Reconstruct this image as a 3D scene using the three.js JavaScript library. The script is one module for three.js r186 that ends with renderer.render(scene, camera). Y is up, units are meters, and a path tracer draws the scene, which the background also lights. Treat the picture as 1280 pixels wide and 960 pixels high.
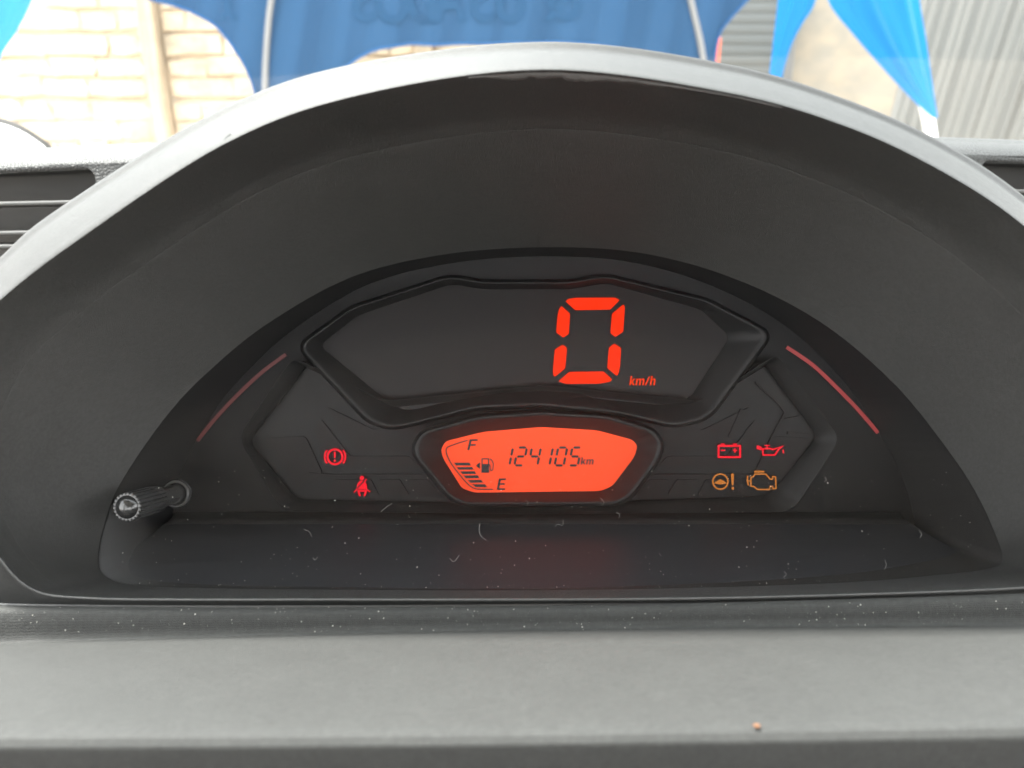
import * as THREE from 'three';
import { mergeGeometries } from 'three/addons/utils/BufferGeometryUtils.js';
import { RoundedBoxGeometry } from 'three/addons/geometries/RoundedBoxGeometry.js';
import { FontLoader } from 'three/addons/loaders/FontLoader.js';
import { RectAreaLightUniformsLib } from 'three/addons/lights/RectAreaLightUniformsLib.js';

// ---------------------------------------------------------------- camera, sky, sun, exposure
const scene = new THREE.Scene();
const EYE = new THREE.Vector3(0, 1.12, 0), PITCH = 19 * Math.PI / 180, FPX = 962;   // FPX: focal length in photo pixels (1280 x 960)
const camera = new THREE.PerspectiveCamera(2 * Math.atan(480 / FPX) * 180 / Math.PI, 4 / 3, 0.02, 600);
camera.position.copy(EYE);
camera.rotation.x = -PITCH;
camera.focus = 0.25; camera.userData.fStop = 14;
scene.add(camera);

const EXPOSURE = 20;
const SUN = new THREE.Vector3(-0.38, 0.88, -0.17).normalize();     // high, a little ahead and to the left: it comes in through the windscreen
{
  // bright hazy sky: pale towards the horizon, greyer blue overhead, a soft aureole round the sun
  const w = 512, h = 256, a = new Float32Array(w * h * 4);
  for (let y = 0; y < h; y++) for (let x = 0; x < w; x++) {
    const el = ((y + 0.5) / h - 0.5) * Math.PI, az = ((x + 0.5) / w - 0.5) * 2 * Math.PI;
    const d = new THREE.Vector3(Math.cos(el) * Math.cos(az), Math.sin(el), Math.cos(el) * Math.sin(az));
    const up = Math.max(0, d.y), t = Math.pow(1 - up, 2.5), g = Math.exp(-Math.pow(d.angleTo(SUN) / 0.35, 2)) * 0.5, k = (y * w + x) * 4;
    a[k] = 0.31 + 0.25 * t + g; a[k + 1] = 0.325 + 0.235 * t + g * 0.98; a[k + 2] = 0.335 + 0.215 * t + g * 0.93; a[k + 3] = 1;
  }
  const t = new THREE.DataTexture(a, w, h, THREE.RGBAFormat, THREE.FloatType);
  t.mapping = THREE.EquirectangularReflectionMapping; t.magFilter = t.minFilter = THREE.LinearFilter; t.wrapS = THREE.RepeatWrapping; t.needsUpdate = true;
  scene.background = t; scene.environment = t;
}
const sun = new THREE.DirectionalLight(0xfffaf4, 1.1);
sun.position.copy(SUN).multiplyScalar(20).add(EYE); sun.target.position.copy(EYE);
sun.castShadow = true; sun.shadow.radius = 12; sun.shadow.mapSize.set(2048, 2048);
Object.assign(sun.shadow.camera, { left: -9, right: 9, top: 9, bottom: -9, near: 1, far: 50 });
scene.add(sun, sun.target);
RectAreaLightUniformsLib.init();

const renderer = new THREE.WebGLRenderer({ antialias: true });
renderer.toneMapping = THREE.LinearToneMapping;
renderer.toneMappingExposure = EXPOSURE;
renderer.shadowMap.enabled = true;

// ---------------------------------------------------------------- helpers
let seed = 7;
const rnd = (a = 0, b = 1) => { seed = (seed * 1664525 + 1013904223) >>> 0; return a + (b - a) * seed / 4294967296; };
const V = (x, y, z) => new THREE.Vector3(x, y, z);
const lerp = (a, b, t) => a + (b - a) * t;
const at = (px, py, d) => V((px - 640) / FPX * d, (480 - py) / FPX * d, -d);          // car frame: x right, y up, z towards the driver
const TILT = new THREE.Quaternion().setFromEuler(new THREE.Euler(-PITCH, 0, 0));
const toWorld = p => p.clone().applyQuaternion(TILT).add(EYE);
const outside = (px, py, dist) => { const r = at(px, py, 1).applyQuaternion(TILT); return r.multiplyScalar(dist / -r.z).add(EYE); };

const used = {};
const numbered = n => { const k = used[n] = (used[n] ?? -1) + 1; return k ? `${n}_${String(k).padStart(3, '0')}` : n; };
function tag(o, label, category, group, kind) {
  if (label) o.userData.label = label;
  if (category) o.userData.category = category;
  if (group) o.userData.group = group;
  if (kind) o.userData.kind = kind;
  return o;
}
const shade = o => { o.castShadow = o.receiveShadow = true; return o; };
// a thing of the car: its children are written in the car frame, its origin is the point B
function carThing(name, label, category, B, group) {
  const g = new THREE.Group(); g.name = numbered(name); g.position.copy(toWorld(B)); g.quaternion.copy(TILT);
  g.B = B.clone(); scene.add(g);
  return tag(g, label, category, group);
}
const baseOf = p => { let r = p; while (r && !r.B) r = r.parent; return r ? r.B : V(0, 0, 0); };
function part(name, geo, mat, parent, label) {
  const b = baseOf(parent); geo.translate(-b.x, -b.y, -b.z);
  const m = shade(new THREE.Mesh(geo, mat)); m.name = name; parent.add(m);
  if (label) m.userData.label = label;
  return m;
}
function thing(name, label, category, pos, group) {
  const g = new THREE.Group(); g.name = numbered(name); g.position.copy(pos); g.B = pos.clone(); scene.add(g);
  return tag(g, label, category, group);
}

// Catmull-Rom through stations, by station index
function spline(pts, perSpan, closed) {
  const n = pts.length, out = [], spans = closed ? n : n - 1;
  const P = i => closed ? pts[(i + n) % n] : pts[Math.max(0, Math.min(n - 1, i))];
  for (let i = 0; i < spans; i++) for (let k = 0; k < perSpan; k++) {
    const t = k / perSpan, a = P(i - 1), b = P(i), c = P(i + 1), d = P(i + 2);
    out.push(b.map((_, j) => 0.5 * (2 * b[j] + (c[j] - a[j]) * t + (2 * a[j] - 5 * b[j] + 4 * c[j] - d[j]) * t * t + (3 * b[j] - a[j] - 3 * c[j] + d[j]) * t * t * t)));
  }
  if (!closed) out.push(pts[n - 1].slice());
  return out;
}
// polygon with rounded corners: [x, y, radius] -> constant number of points per corner
function rounded(poly, r0 = 6, per = 6) {
  const n = poly.length, out = [];
  for (let i = 0; i < n; i++) {
    const [x, y, r = r0] = poly[i], p = poly[(i + n - 1) % n], q = poly[(i + 1) % n];
    const lp = Math.hypot(p[0] - x, p[1] - y), lq = Math.hypot(q[0] - x, q[1] - y), a = Math.min(r, lp * 0.45), b = Math.min(r, lq * 0.45);
    const A = [x + (p[0] - x) / lp * a, y + (p[1] - y) / lp * a], C = [x + (q[0] - x) / lq * b, y + (q[1] - y) / lq * b];
    for (let k = 0; k <= per; k++) { const t = k / per, u = 1 - t; out.push([u * u * A[0] + 2 * u * t * x + t * t * C[0], u * u * A[1] + 2 * u * t * y + t * t * C[1]]); }
  }
  return out;
}
// rows of points -> surface; uv in metres; smooth across rows and across the seam of closed rows
function loft(rows, closed) {
  const R = rows.length, n = rows[0].length, m = closed ? n + 1 : n, pos = [], uv = [], idx = [];
  const us = [];
  const ref = rows[Math.floor(R / 2)]; let s = 0;
  for (let j = 0; j < m; j++) { if (j) s += ref[j % n].distanceTo(ref[j - 1]); us.push(s); }
  const vs = [0]; const mid = Math.floor(n * 0.5);
  for (let i = 1; i < R; i++) vs.push(vs[i - 1] + rows[i][mid].distanceTo(rows[i - 1][mid]));
  for (let i = 0; i < R; i++) for (let j = 0; j < m; j++) { const p = rows[i][j % n]; pos.push(p.x, p.y, p.z); uv.push(us[j], vs[i]); }
  for (let i = 0; i < R - 1; i++) for (let j = 0; j < m - 1; j++) { const a = i * m + j, b = a + 1, c = a + m, d = c + 1; idx.push(a, c, b, b, c, d); }
  const g = new THREE.BufferGeometry();
  g.setAttribute('position', new THREE.Float32BufferAttribute(pos, 3)); g.setAttribute('uv', new THREE.Float32BufferAttribute(uv, 2)); g.setIndex(idx);
  g.computeVertexNormals();
  if (closed) {
    const N = g.attributes.normal;
    for (let i = 0; i < R; i++) {
      const a = i * m, b = a + n, v = V(N.getX(a) + N.getX(b), N.getY(a) + N.getY(b), N.getZ(a) + N.getZ(b)).normalize();
      N.setXYZ(a, v.x, v.y, v.z); N.setXYZ(b, v.x, v.y, v.z);
    }
  }
  return g;
}
function split(rows, at, closed) {                          // one smooth surface, cut into two meshes at a row
  const g = loft(rows, closed), all = Array.from(g.index.array), per = all.length / (rows.length - 1), a = g.clone(), b = g;
  a.setIndex(new THREE.BufferAttribute(new Uint32Array(all.slice(0, per * at)), 1)); b.setIndex(new THREE.BufferAttribute(new Uint32Array(all.slice(per * at)), 1)); return [a, b];
}
const smoothRows = (rows, per) => {                       // extra rows by spline across the given rows
  const n = rows[0].length, cols = [];
  for (let j = 0; j < n; j++) cols.push(spline(rows.map(r => r[j].toArray()), per, false));
  return cols[0].map((_, i) => cols.map(c => V(...c[i])));
};
// flat or thin pieces in photo pixels at a depth d, of thickness th (towards the driver)
function plate(poly, d, th = 0, holes = []) {
  const P = poly.map(([x, y]) => at(x, y, d)), sh = new THREE.Shape(P.map(p => new THREE.Vector2(p.x, p.y)));
  for (const h of holes) sh.holes.push(new THREE.Path(h.map(([x, y]) => { const p = at(x, y, d); return new THREE.Vector2(p.x, p.y); })));
  const g = th ? new THREE.ExtrudeGeometry(sh, { depth: th, bevelEnabled: false }) : new THREE.ShapeGeometry(sh);
  g.translate(0, 0, -d);
  return th ? g : g.toNonIndexed();
}
function strokeGeo(pts, w, d, th = 0.00012, closed = false) {
  const n = pts.length, L = [], Rr = [];
  for (let i = 0; i < n; i++) {
    const p = closed ? pts[(i + n - 1) % n] : pts[Math.max(0, i - 1)], q = closed ? pts[(i + 1) % n] : pts[Math.min(n - 1, i + 1)], c = pts[i];
    let ax = c[0] - p[0], ay = c[1] - p[1], bx = q[0] - c[0], by = q[1] - c[1];
    let la = Math.hypot(ax, ay), lb = Math.hypot(bx, by);
    if (la < 1e-9) { ax = bx; ay = by; la = lb; } if (lb < 1e-9) { bx = ax; by = ay; lb = la; }
    let nx = -(ay / la + by / lb), ny = ax / la + bx / lb; const l = Math.hypot(nx, ny) || 1; nx /= l; ny /= l;
    const cosh = Math.max(0.45, nx * -ay / la + ny * ax / la), k = w / 2 / cosh;
    L.push([c[0] + nx * k, c[1] + ny * k]); Rr.push([c[0] - nx * k, c[1] - ny * k]);
  }
  const area = P => Math.abs(P.reduce((t, p, i) => t + p[0] * P[(i + 1) % n][1] - p[1] * P[(i + 1) % n][0], 0));
  return closed ? (area(L) > area(Rr) ? plate(L, d, th, [Rr]) : plate(Rr, d, th, [L])) : plate([...L, ...Rr.reverse()], d, th);
}
const arcPts = (cx, cy, r, a0, a1, n = 28) => Array.from({ length: n + 1 }, (_, i) => { const a = lerp(a0, a1, i / n) * Math.PI / 180; return [cx + r * Math.cos(a), cy + r * Math.sin(a)]; });
const ringGeo = (cx, cy, r, w, d, th = 0.00012) => plate(arcPts(cx, cy, r + w / 2, 0, 360, 40).slice(0, -1), d, th, [arcPts(cx, cy, r - w / 2, 0, 360, 40).slice(0, -1)]);
const discGeo = (cx, cy, r, d, th = 0.00012) => plate(arcPts(cx, cy, r, 0, 360, 20).slice(0, -1), d, th);
const merged = list => mergeGeometries(list.map(g => (g.index ? g.toNonIndexed() : g)));
function tube(pts, r, seg = 40, rad = 10) { return new THREE.TubeGeometry(new THREE.CatmullRomCurve3(pts), seg, r, rad); }

// ---------------------------------------------------------------- textures
const hash = (x, y, s) => { let h = (x * 374761393 + y * 668265263 + s * 974634779) | 0; h = Math.imul(h ^ (h >>> 13), 1274126177); return ((h ^ (h >>> 16)) >>> 0) / 4294967296; };
function vnoise(x, y, per, s, perY = per) {
  const x0 = Math.floor(x), y0 = Math.floor(y), fx = x - x0, fy = y - y0, ux = fx * fx * (3 - 2 * fx), uy = fy * fy * (3 - 2 * fy);
  const w = (i, p) => ((i % p) + p) % p;
  const a = hash(w(x0, per), w(y0, perY), s), b = hash(w(x0 + 1, per), w(y0, perY), s), c = hash(w(x0, per), w(y0 + 1, perY), s), d = hash(w(x0 + 1, per), w(y0 + 1, perY), s);
  return lerp(lerp(a, b, ux), lerp(c, d, ux), uy);
}
function fbm(u, v, per, oct, s, perY = per) { let t = 0, a = 0.5, n = 0; for (let o = 0; o < oct; o++) { const p = per << o, q = perY << o; t += a * vnoise(u * p, v * q, p, s + o, q); n += a; a *= 0.55; } return t / n; }
function cells(u, v, per, s) {                              // distance to the border of rounded cells
  const x = u * per, y = v * per, xi = Math.floor(x), yi = Math.floor(y); let d1 = 9, d2 = 9;
  for (let j = -1; j <= 1; j++) for (let i = -1; i <= 1; i++) {
    const cx = ((xi + i) % per + per) % per, cy = ((yi + j) % per + per) % per;
    const dx = xi + i + 0.15 + 0.7 * hash(cx, cy, s) - x, dy = yi + j + 0.15 + 0.7 * hash(cx, cy, s + 9) - y, d = Math.hypot(dx, dy);
    if (d < d1) { d2 = d1; d1 = d; } else if (d < d2) d2 = d;
  }
  return Math.min(1, (d2 - d1) * 2.2);
}
function tex(w, h, f, srgb, size) {                         // f(u, v) -> value or [r, g, b], 0..1; size: metres per tile [x, y]
  const a = new Uint8Array(w * h * 4);
  for (let y = 0; y < h; y++) for (let x = 0; x < w; x++) {
    const c = f(x / w, y / h), k = (y * w + x) * 4, q = Array.isArray(c) ? c : [c, c, c];
    for (let i = 0; i < 3; i++) a[k + i] = Math.max(0, Math.min(255, Math.round(q[i] * 255)));
    a[k + 3] = 255;
  }
  const t = new THREE.DataTexture(a, w, h); t.wrapS = t.wrapT = THREE.RepeatWrapping; t.magFilter = THREE.LinearFilter; t.minFilter = THREE.LinearMipmapLinearFilter; t.generateMipmaps = true;
  if (srgb) t.colorSpace = THREE.SRGBColorSpace;
  t.repeat.set(1 / size[0], 1 / size[1]); t.needsUpdate = true;
  return t;
}
const T = {
  grain: tex(512, 512, (u, v) => 0.65 * cells(u, v, 60, 3) + 0.35 * fbm(u, v, 64, 2, 5), false, [0.024, 0.024]),
  leather: tex(512, 512, (u, v) => 0.8 * Math.pow(cells(u + 0.02 * fbm(u, v, 8, 2, 1), v, 26, 21), 0.7) + 0.2 * fbm(u, v, 64, 2, 4), false, [0.045, 0.045]),
  smudge: tex(512, 512, (u, v) => 0.5 + 0.12 * fbm(u, v, 5, 5, 31), false, [0.05, 0.05]),
  wear: tex(512, 512, (u, v) => { const s = fbm(u, v, 10, 5, 41), k = 0.86 + 0.09 * (s - 0.5) + 0.22 * (fbm(u, v, 128, 2, 43) - 0.5); return [k, k, k * 0.985]; }, true, [0.09, 0.09]),
  scratch: tex(1024, 512, (u, v) => 0.5 * fbm(u, v, 4, 3, 51, 160) + 0.5 * fbm(u, v, 24, 3, 55, 24), false, [0.12, 0.06]),
  scratchRough: tex(512, 512, (u, v) => 0.25 + 0.6 * fbm(u, v, 3, 4, 57, 60), false, [0.12, 0.06]),
  concrete: tex(512, 512, (u, v) => { const a = fbm(u, v, 6, 6, 61), b = fbm(u, v, 40, 3, 63), k = 0.66 + 0.34 * a + 0.16 * (b - 0.5); return [k, k * (0.955 - 0.05 * b), k * (0.88 - 0.1 * b)]; }, true, [0.9, 0.9]),
  stoneBump: tex(512, 512, (u, v) => fbm(u, v, 12, 6, 71), false, [0.5, 0.5]),
  weave: tex(256, 256, (u, v) => 0.5 + 0.25 * Math.sin(u * 2 * Math.PI * 32) * Math.sin(v * 2 * Math.PI * 32) + 0.25 * fbm(u, v, 8, 3, 81), false, [0.05, 0.05]),
  creases: tex(512, 512, (u, v) => fbm(u, v, 5, 5, 91), false, [0.6, 0.6]),
  ground: tex(512, 512, (u, v) => { const k = 0.6 + 0.4 * fbm(u, v, 8, 6, 95); return [k, k * 0.95, k * 0.88]; }, true, [2.5, 2.5]),
};
const lin = (r, g, b) => new THREE.Color().setRGB(r, g, b);
const std = (c, rough, o = {}) => new THREE.MeshStandardMaterial({ color: lin(...c), roughness: rough, metalness: 0, side: THREE.DoubleSide, ...o });
const phys = (c, rough, spec, o = {}) => new THREE.MeshPhysicalMaterial({ color: lin(...c), roughness: rough, metalness: 0, specularIntensity: spec, side: THREE.DoubleSide, ...o });
const glow = (c, k = 1, base = 0.12) => new THREE.MeshPhysicalMaterial({ specularIntensity: 0.15, color: lin(...c.map(v => v * base)), roughness: 0.6, emissive: lin(...c), emissiveIntensity: k / EXPOSURE, side: THREE.DoubleSide });
const M = {
  hood: phys([0.0145, 0.0148, 0.0146], 0.55, 0.75, { bumpMap: T.grain, bumpScale: 0.0001, map: T.wear }),  // same plastic as the hood inside, colour darkened to tame the sunlit rim
  hoodFillTint: std([0.034, 0.034, 0.0339], 0.38, { bumpMap: T.grain, bumpScale: 0.0002, map: T.wear }),  // same plastic as the rim, lightened: fill light painted into the shaded inside
  shroud: phys([0.016, 0.016, 0.016], 0.55, 0.6, { bumpMap: T.grain, bumpScale: 0.00006 }),
  face: phys([0.008, 0.008, 0.0082], 0.55, 0.45, { bumpMap: T.grain, bumpScale: 0.000006 }),
  bezel: phys([0.011, 0.011, 0.011], 0.6, 0.55, { bumpMap: T.grain, bumpScale: 0.00002 }),
  window: new THREE.MeshPhysicalMaterial({ color: lin(0.009, 0.008, 0.008), roughness: 0.4, specularIntensity: 0.3, side: THREE.DoubleSide }),
  panel: phys([0.0095, 0.008, 0.0078], 0.6, 0.45),
  gloss: std([0.035, 0.035, 0.035], 0.25),
  pad: phys([0.016, 0.0165, 0.0162], 0.55, 0.7, { bumpMap: T.leather, bumpScale: 0.00028 }),
  vent: std([0.035, 0.035, 0.034], 0.5, { bumpMap: T.grain, bumpScale: 0.00004 }),
  highlightBead: std([0.05, 0.05, 0.05], 0.22),  // paler glossy beads, added along the edges to bring out highlight lines
  cover: std([0.031, 0.032, 0.0316], 0.8, { bumpMap: T.grain, bumpScale: 0.00012, map: T.wear }),
  red: std([0.3, 0.03, 0.03], 0.5),
  lens: new THREE.MeshPhysicalMaterial({ color: lin(0.93, 0.93, 0.94), roughness: 0.3, roughnessMap: T.scratchRough, transmission: 1, thickness: 0, ior: 1.49, specularIntensity: 0.3, bumpMap: T.scratch, bumpScale: 0.000025, side: THREE.DoubleSide }),
  glass: new THREE.MeshPhysicalMaterial({ color: lin(0.93, 0.96, 0.95), roughness: 0.02, transmission: 1, thickness: 0, ior: 1.5, specularIntensity: 0.3, side: THREE.DoubleSide }),
  dust: std([0.5, 0.48, 0.44], 0.9), lint: std([0.27, 0.26, 0.25], 0.9),
  digit: glow([1.0, 0.03, 0], 1.0), unit: glow([0.95, 0.05, 0.005], 0.95),
  redLamp: glow([1.0, 0.012, 0.03], 0.95), amberLamp: glow([0.56, 0.19, 0.035], 0.9),
  screen: glow([0.62, 0.056, 0.018], 0.92, 0.75), ink: std([0.006, 0.003, 0.003], 0.6),
};

// ---------------------------------------------------------------- ground
{
  const g = new THREE.CircleGeometry(250, 64); g.rotateX(-Math.PI / 2);
  const uv = g.attributes.uv; for (let i = 0; i < uv.count; i++) uv.setXY(i, uv.getX(i) * 500, uv.getY(i) * 500);
  const m = shade(new THREE.Mesh(g, std([0.4, 0.39, 0.37], 0.95, { map: T.ground }))); m.name = 'ground'; tag(m, null, null, null, 'structure'); scene.add(m);
}

// ---------------------------------------------------------------- precast boundary wall
const WALL = 4.4;
{
  const P = outside(205, 150, WALL), pitch = 1.42;
  const w = thing('boundary_wall', 'pale precast stone pattern boundary wall behind the blue tents', 'wall', V(P.x, 0, -WALL - 0.03));
  const mats = [0, 1, 2, 3].map(i => std([0.62 + 0.02 * i, 0.58 + 0.02 * i, 0.53 + 0.02 * i], 0.9, { map: T.concrete, bumpMap: T.stoneBump, bumpScale: 0.008 }));
  const jointM = std([0.66, 0.605, 0.55], 0.95, { map: T.concrete, bumpMap: T.stoneBump, bumpScale: 0.004 });
  const top = 1.98, jointY = outside(205, 124, WALL).y, h = 0.325;
  for (let k = -2; k <= 2; k++) {
    const x0 = P.x + k * pitch;
    const post = new RoundedBoxGeometry(0.085, top + 0.05, 0.13, 2, 0.012); part('post', post.translate(x0, (top + 0.05) / 2, -WALL + 0.005), mats[2], w);
    if (k === 2) break;
    for (let r = -3; r <= 3; r++) {
      const y0 = jointY + (r - 1) * h, y1 = Math.min(y0 + h, top); if (y0 > top - 0.05) continue;
      if (r === -3) { part('panel', new THREE.BoxGeometry(pitch - 0.088, y0 + h, 0.05).translate(x0 + pitch / 2, (y0 + h) / 2, -WALL - 0.045), jointM, w); continue; }
      const slab = part('panel', new RoundedBoxGeometry(pitch - 0.088, y1 - y0 - 0.001, 0.05, 1, 0.004).translate(x0 + pitch / 2, (y0 + y1) / 2, -WALL - 0.045), jointM, w);
      const ch = (y1 - y0 - 0.03) / 3;
      for (let c = 0; c < 3; c++) {
        let x = x0 + 0.058;
        while (x < x0 + pitch - 0.12) {
          let l = rnd(0.12, 0.36); if (x + l > x0 + pitch - 0.16) l = x0 + pitch - 0.058 - x;
          const yb = y0 + 0.012 + c * (ch + 0.004), hh = ch * rnd(0.84, 1.02), q = () => rnd(-0.018, 0.018);
          const sh = new THREE.Shape([[x + 0.006 + q() / 2, yb + 0.005 + q() / 2], [x + l * 0.4, yb + q() / 2 + 0.004], [x + l - 0.008 + q(), yb + 0.006 + q() / 2], [x + l - 0.006, yb + hh * 0.5], [x + l - 0.012 + q(), yb + hh - 0.006 + q() / 2], [x + l * 0.55, yb + hh + q() / 2], [x + 0.008 + q() / 2, yb + hh - 0.006 + q() / 2]].map(p => new THREE.Vector2(...p)));
          const g = new THREE.ExtrudeGeometry(sh, { depth: rnd(0.006, 0.016), bevelEnabled: true, bevelThickness: 0.008, bevelSize: 0.006, bevelSegments: 1 });
          part('stone', g.translate(0, 0, -WALL - 0.022), mats[Math.floor(rnd(0, 4))], slab);
          x += l;
        }
      }
    }
  }
}

// ---------------------------------------------------------------- cloth of the tents
function clothMat(c, through) { return new THREE.MeshPhysicalMaterial({ color: lin(...c), roughness: 1, transmission: through, thickness: 0, specularIntensity: 0.2, bumpMap: T.weave, bumpScale: 0.0002, side: THREE.DoubleSide }); }
const polyAt = (poly, x) => { for (let i = 1; i < poly.length; i++) if (x <= poly[i][0]) return lerp(poly[i - 1][1], poly[i][1], (x - poly[i - 1][0]) / (poly[i][0] - poly[i - 1][0] || 1)); return poly[poly.length - 1][1]; };
{
  const D = 3.6;
  const t = thing('tent', 'mid blue shade tent with arched openings, mirrored lettering and curved grey poles', 'tent', V(outside(600, 0, D).x, 0, -D));
  const edge = [[120, -60], [150, -22], [185, 0], [215, 7], [240, 16], [262, 28], [277, 39], [290, 54], [300, 70], [308, 86], [315, 103], [320, 121], [326, 175], [329, 185], [388, 185], [393, 140], [399, 112], [410, 102], [430, 88], [450, 74], [462, 67], [475, 62], [495, 58], [515, 56], [540, 57.5], [580, 57], [640, 55], [690, 55], [740, 57], [775, 62], [805, 76], [830, 98], [845, 130], [852, 185], [888, 185], [891, 110], [893, 78], [897, 55], [903, 38], [912, 26], [922, 14], [935, 0], [955, -28], [980, -60]];
  const xs = []; for (let i = 1; i < edge.length; i++) { const n = Math.max(1, Math.round((edge[i][0] - edge[i - 1][0]) / 4)); for (let k = 0; k < n; k++) xs.push(lerp(edge[i - 1][0], edge[i][0], k / n)); } xs.push(980);
  const rows = [], NR = 26;
  for (let r = 0; r <= NR; r++) rows.push(xs.map(x => {
    const yb = polyAt(edge, x), y = lerp(-130, yb, Math.pow(r / NR, 0.85));
    const p = outside(x, y, D); p.z += 0.018 * Math.sin(x * 0.045 + 1) + 0.012 * Math.sin(x * 0.11 + y * 0.02) + 0.0012 * Math.sin(x * 0.31 + y * 0.05);
    return p;
  }));
  const cm = clothMat([0.023, 0.062, 0.128], 0.3);
  const cloth = part('cloth_wall', loft(rows), cm, t);
  const hem = rows[NR].map(p => p.clone().add(V(0, 0.004, 0.004)));
  part('hem', tube(hem.filter((_, i) => i % 2 === 0), 0.006, 300, 6), clothMat([0.03, 0.1, 0.24], 0.2), cloth);
  // the top bends over towards the car
  const roofRows = []; for (let r = 0; r <= 10; r++) { const a = r / 10; roofRows.push(xs.filter((_, i) => i % 3 === 0).map(x => { const p = outside(x, -130, D); p.z += 0.01 * Math.sin(x * 0.05) + 0.55 * a; p.y += 0.42 * Math.sin(a * 1.3); return p; })); }
  part('canopy', loft(roofRows), cm, t);
  const poleM = std([0.15, 0.147, 0.147], 0.5);
  const pole = pts => part('pole', tube(pts.map(([x, y, z]) => outside(x, y, z)), 0.0135, 60, 12), poleM, t);
  pole([[356, -128, D - 0.1], [344, -30, D - 0.035], [337, 15, D - 0.03], [332.5, 70, D - 0.03], [331, 130, D - 0.03], [331, 440, D - 0.03]]);
  pole([[838, -128, D - 0.1], [857, -30, D - 0.035], [867, 15, D - 0.03], [875, 50, D - 0.03], [880, 85, D - 0.03], [884, 440, D - 0.03]]);
  // lettering printed on the far face: seen from the back, mirrored
  const font = await new FontLoader().loadAsync('fonts/droid/droid_sans_bold.typeface.json');
  const inkM = new THREE.MeshPhysicalMaterial({ color: lin(0.019, 0.053, 0.108), roughness: 1, transmission: 0.0, thickness: 0, specularIntensity: 0.2, side: THREE.DoubleSide });
  const hgt = 52 / FPX * D / 0.73 * 0.73;
  for (const [ch, x, y] of [['S', 457, 28], ['O', 491, 29], ['D', 527, 29], ['A', 563, 28], ['S', 603, 28], ['U', 638, 28], ['&', 702, 27], ['I', 289, 27]]) {
    const g = new THREE.ShapeGeometry(font.generateShapes(ch, hgt)); g.computeBoundingBox(); const bb = g.boundingBox, o = outside(x, y, D - 0.0);
    g.translate(-(bb.min.x + bb.max.x) / 2, 0, 0); g.scale(-0.86, 1, 1); g.index.array.reverse();
    const P = g.attributes.position; for (let i = 0; i < P.count; i++) { const X = o.x + P.getX(i), Y = o.y + P.getY(i), c = V(X, Y, -D).sub(EYE).applyQuaternion(TILT.clone().invert()), px = 640 + FPX * c.x / -c.z, py = 480 - FPX * c.y / -c.z; P.setXYZ(i, X, Y, -D + 0.007 + 0.018 * Math.sin(px * 0.045 + 1) + 0.012 * Math.sin(px * 0.11 + py * 0.02)); }
    part('letter', g, inkM, cloth);
  }
}
// bright tent with two leg drapes, right
{
  const D = 3.1;
  const t = thing('tent', 'bright light blue tent with two pointed leg drapes and white pole', 'tent', V(outside(1090, 0, D).x, 0, -D));
  const cm = clothMat([0.012, 0.17, 0.4], 0.5);
  const drape = (L, R, nm, folds) => {
    const n = 30, rows = []; const l = spline(L, 8), r = spline(R, 8), m = Math.min(l.length, r.length);
    for (let i = 0; i < m; i++) rows.push(Array.from({ length: n + 1 }, (_, k) => {
      const s = k / n, x = lerp(l[i][0], r[i][0], s), y = lerp(l[i][1], r[i][1], s), p = outside(x, y, D), wdt = Math.abs(r[i][0] - l[i][0]) / 150;
      p.z += wdt * (0.05 * Math.sin(s * Math.PI) + folds * 0.016 * Math.sin(s * 17 + i * 0.05) + folds * 0.01 * Math.sin(s * 31 + 2));
      return p;
    }));
    return part(nm, loft(rows), cm, t);
  };
  drape([[980, -90], [976, -45], [972, 0], [968, 35], [964, 70], [960, 105], [957, 140]], [[1027, -90], [1026, -40], [1019, 3], [1003, 30], [990, 55], [979, 90], [970, 140]], 'leg_drape', 0.5);
  drape([[1027, -90], [1028, -40], [1034, 4], [1062, 41], [1101, 85], [1140, 125], [1166, 148]], [[1142, -90], [1146, -45], [1150, 0], [1157, 45], [1163, 90], [1168, 125], [1172, 147]], 'leg_drape', 1);
  part('pole', tube([outside(1124, -80, D + 0.06), outside(1138, 20, D + 0.06), outside(1158, 140, D + 0.05), outside(1165, 180, D + 0.05), outside(1176, 470, D + 0.05)], 0.022, 30, 14), std([0.75, 0.75, 0.74], 0.45), t);
  part('pole', tube([outside(984, -60, D + 0.06), outside(975, 60, D + 0.06), outside(968, 160, D + 0.06), outside(962, 470, D + 0.06)], 0.012, 30, 10), std([0.2, 0.205, 0.21], 0.45), t);
}
// bright tent drape, far left
{
  const D = 3.0, cm = clothMat([0.035, 0.2, 0.42], 0.5);
  const t = thing('tent', 'bright light blue tent drape in the top left corner', 'tent', V(outside(-40, 0, D).x, 0, -D));
  const rows = []; const L = spline([[-150, -100], [-150, 0], [-150, 60], [-150, 140], [-150, 200]], 8), R = spline([[80, -100], [46, 0], [27, 40], [2, 82], [-40, 200]], 8);
  for (let i = 0; i < L.length; i++) rows.push(Array.from({ length: 31 }, (_, k) => { const s = k / 30, p = outside(lerp(L[i][0], R[i][0], s), lerp(L[i][1], R[i][1], s), D); p.z += 0.03 * Math.sin(s * 9) + 0.014 * Math.sin(s * 26 + i * 0.04); return p; }));
  part('leg_drape', loft(rows), cm, t);
  part('pole', tube([outside(-90, -100, D - 0.05), outside(-92, 470, D - 0.05)], 0.02, 10, 10), std([0.6, 0.6, 0.6], 0.5), t);
}
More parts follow.
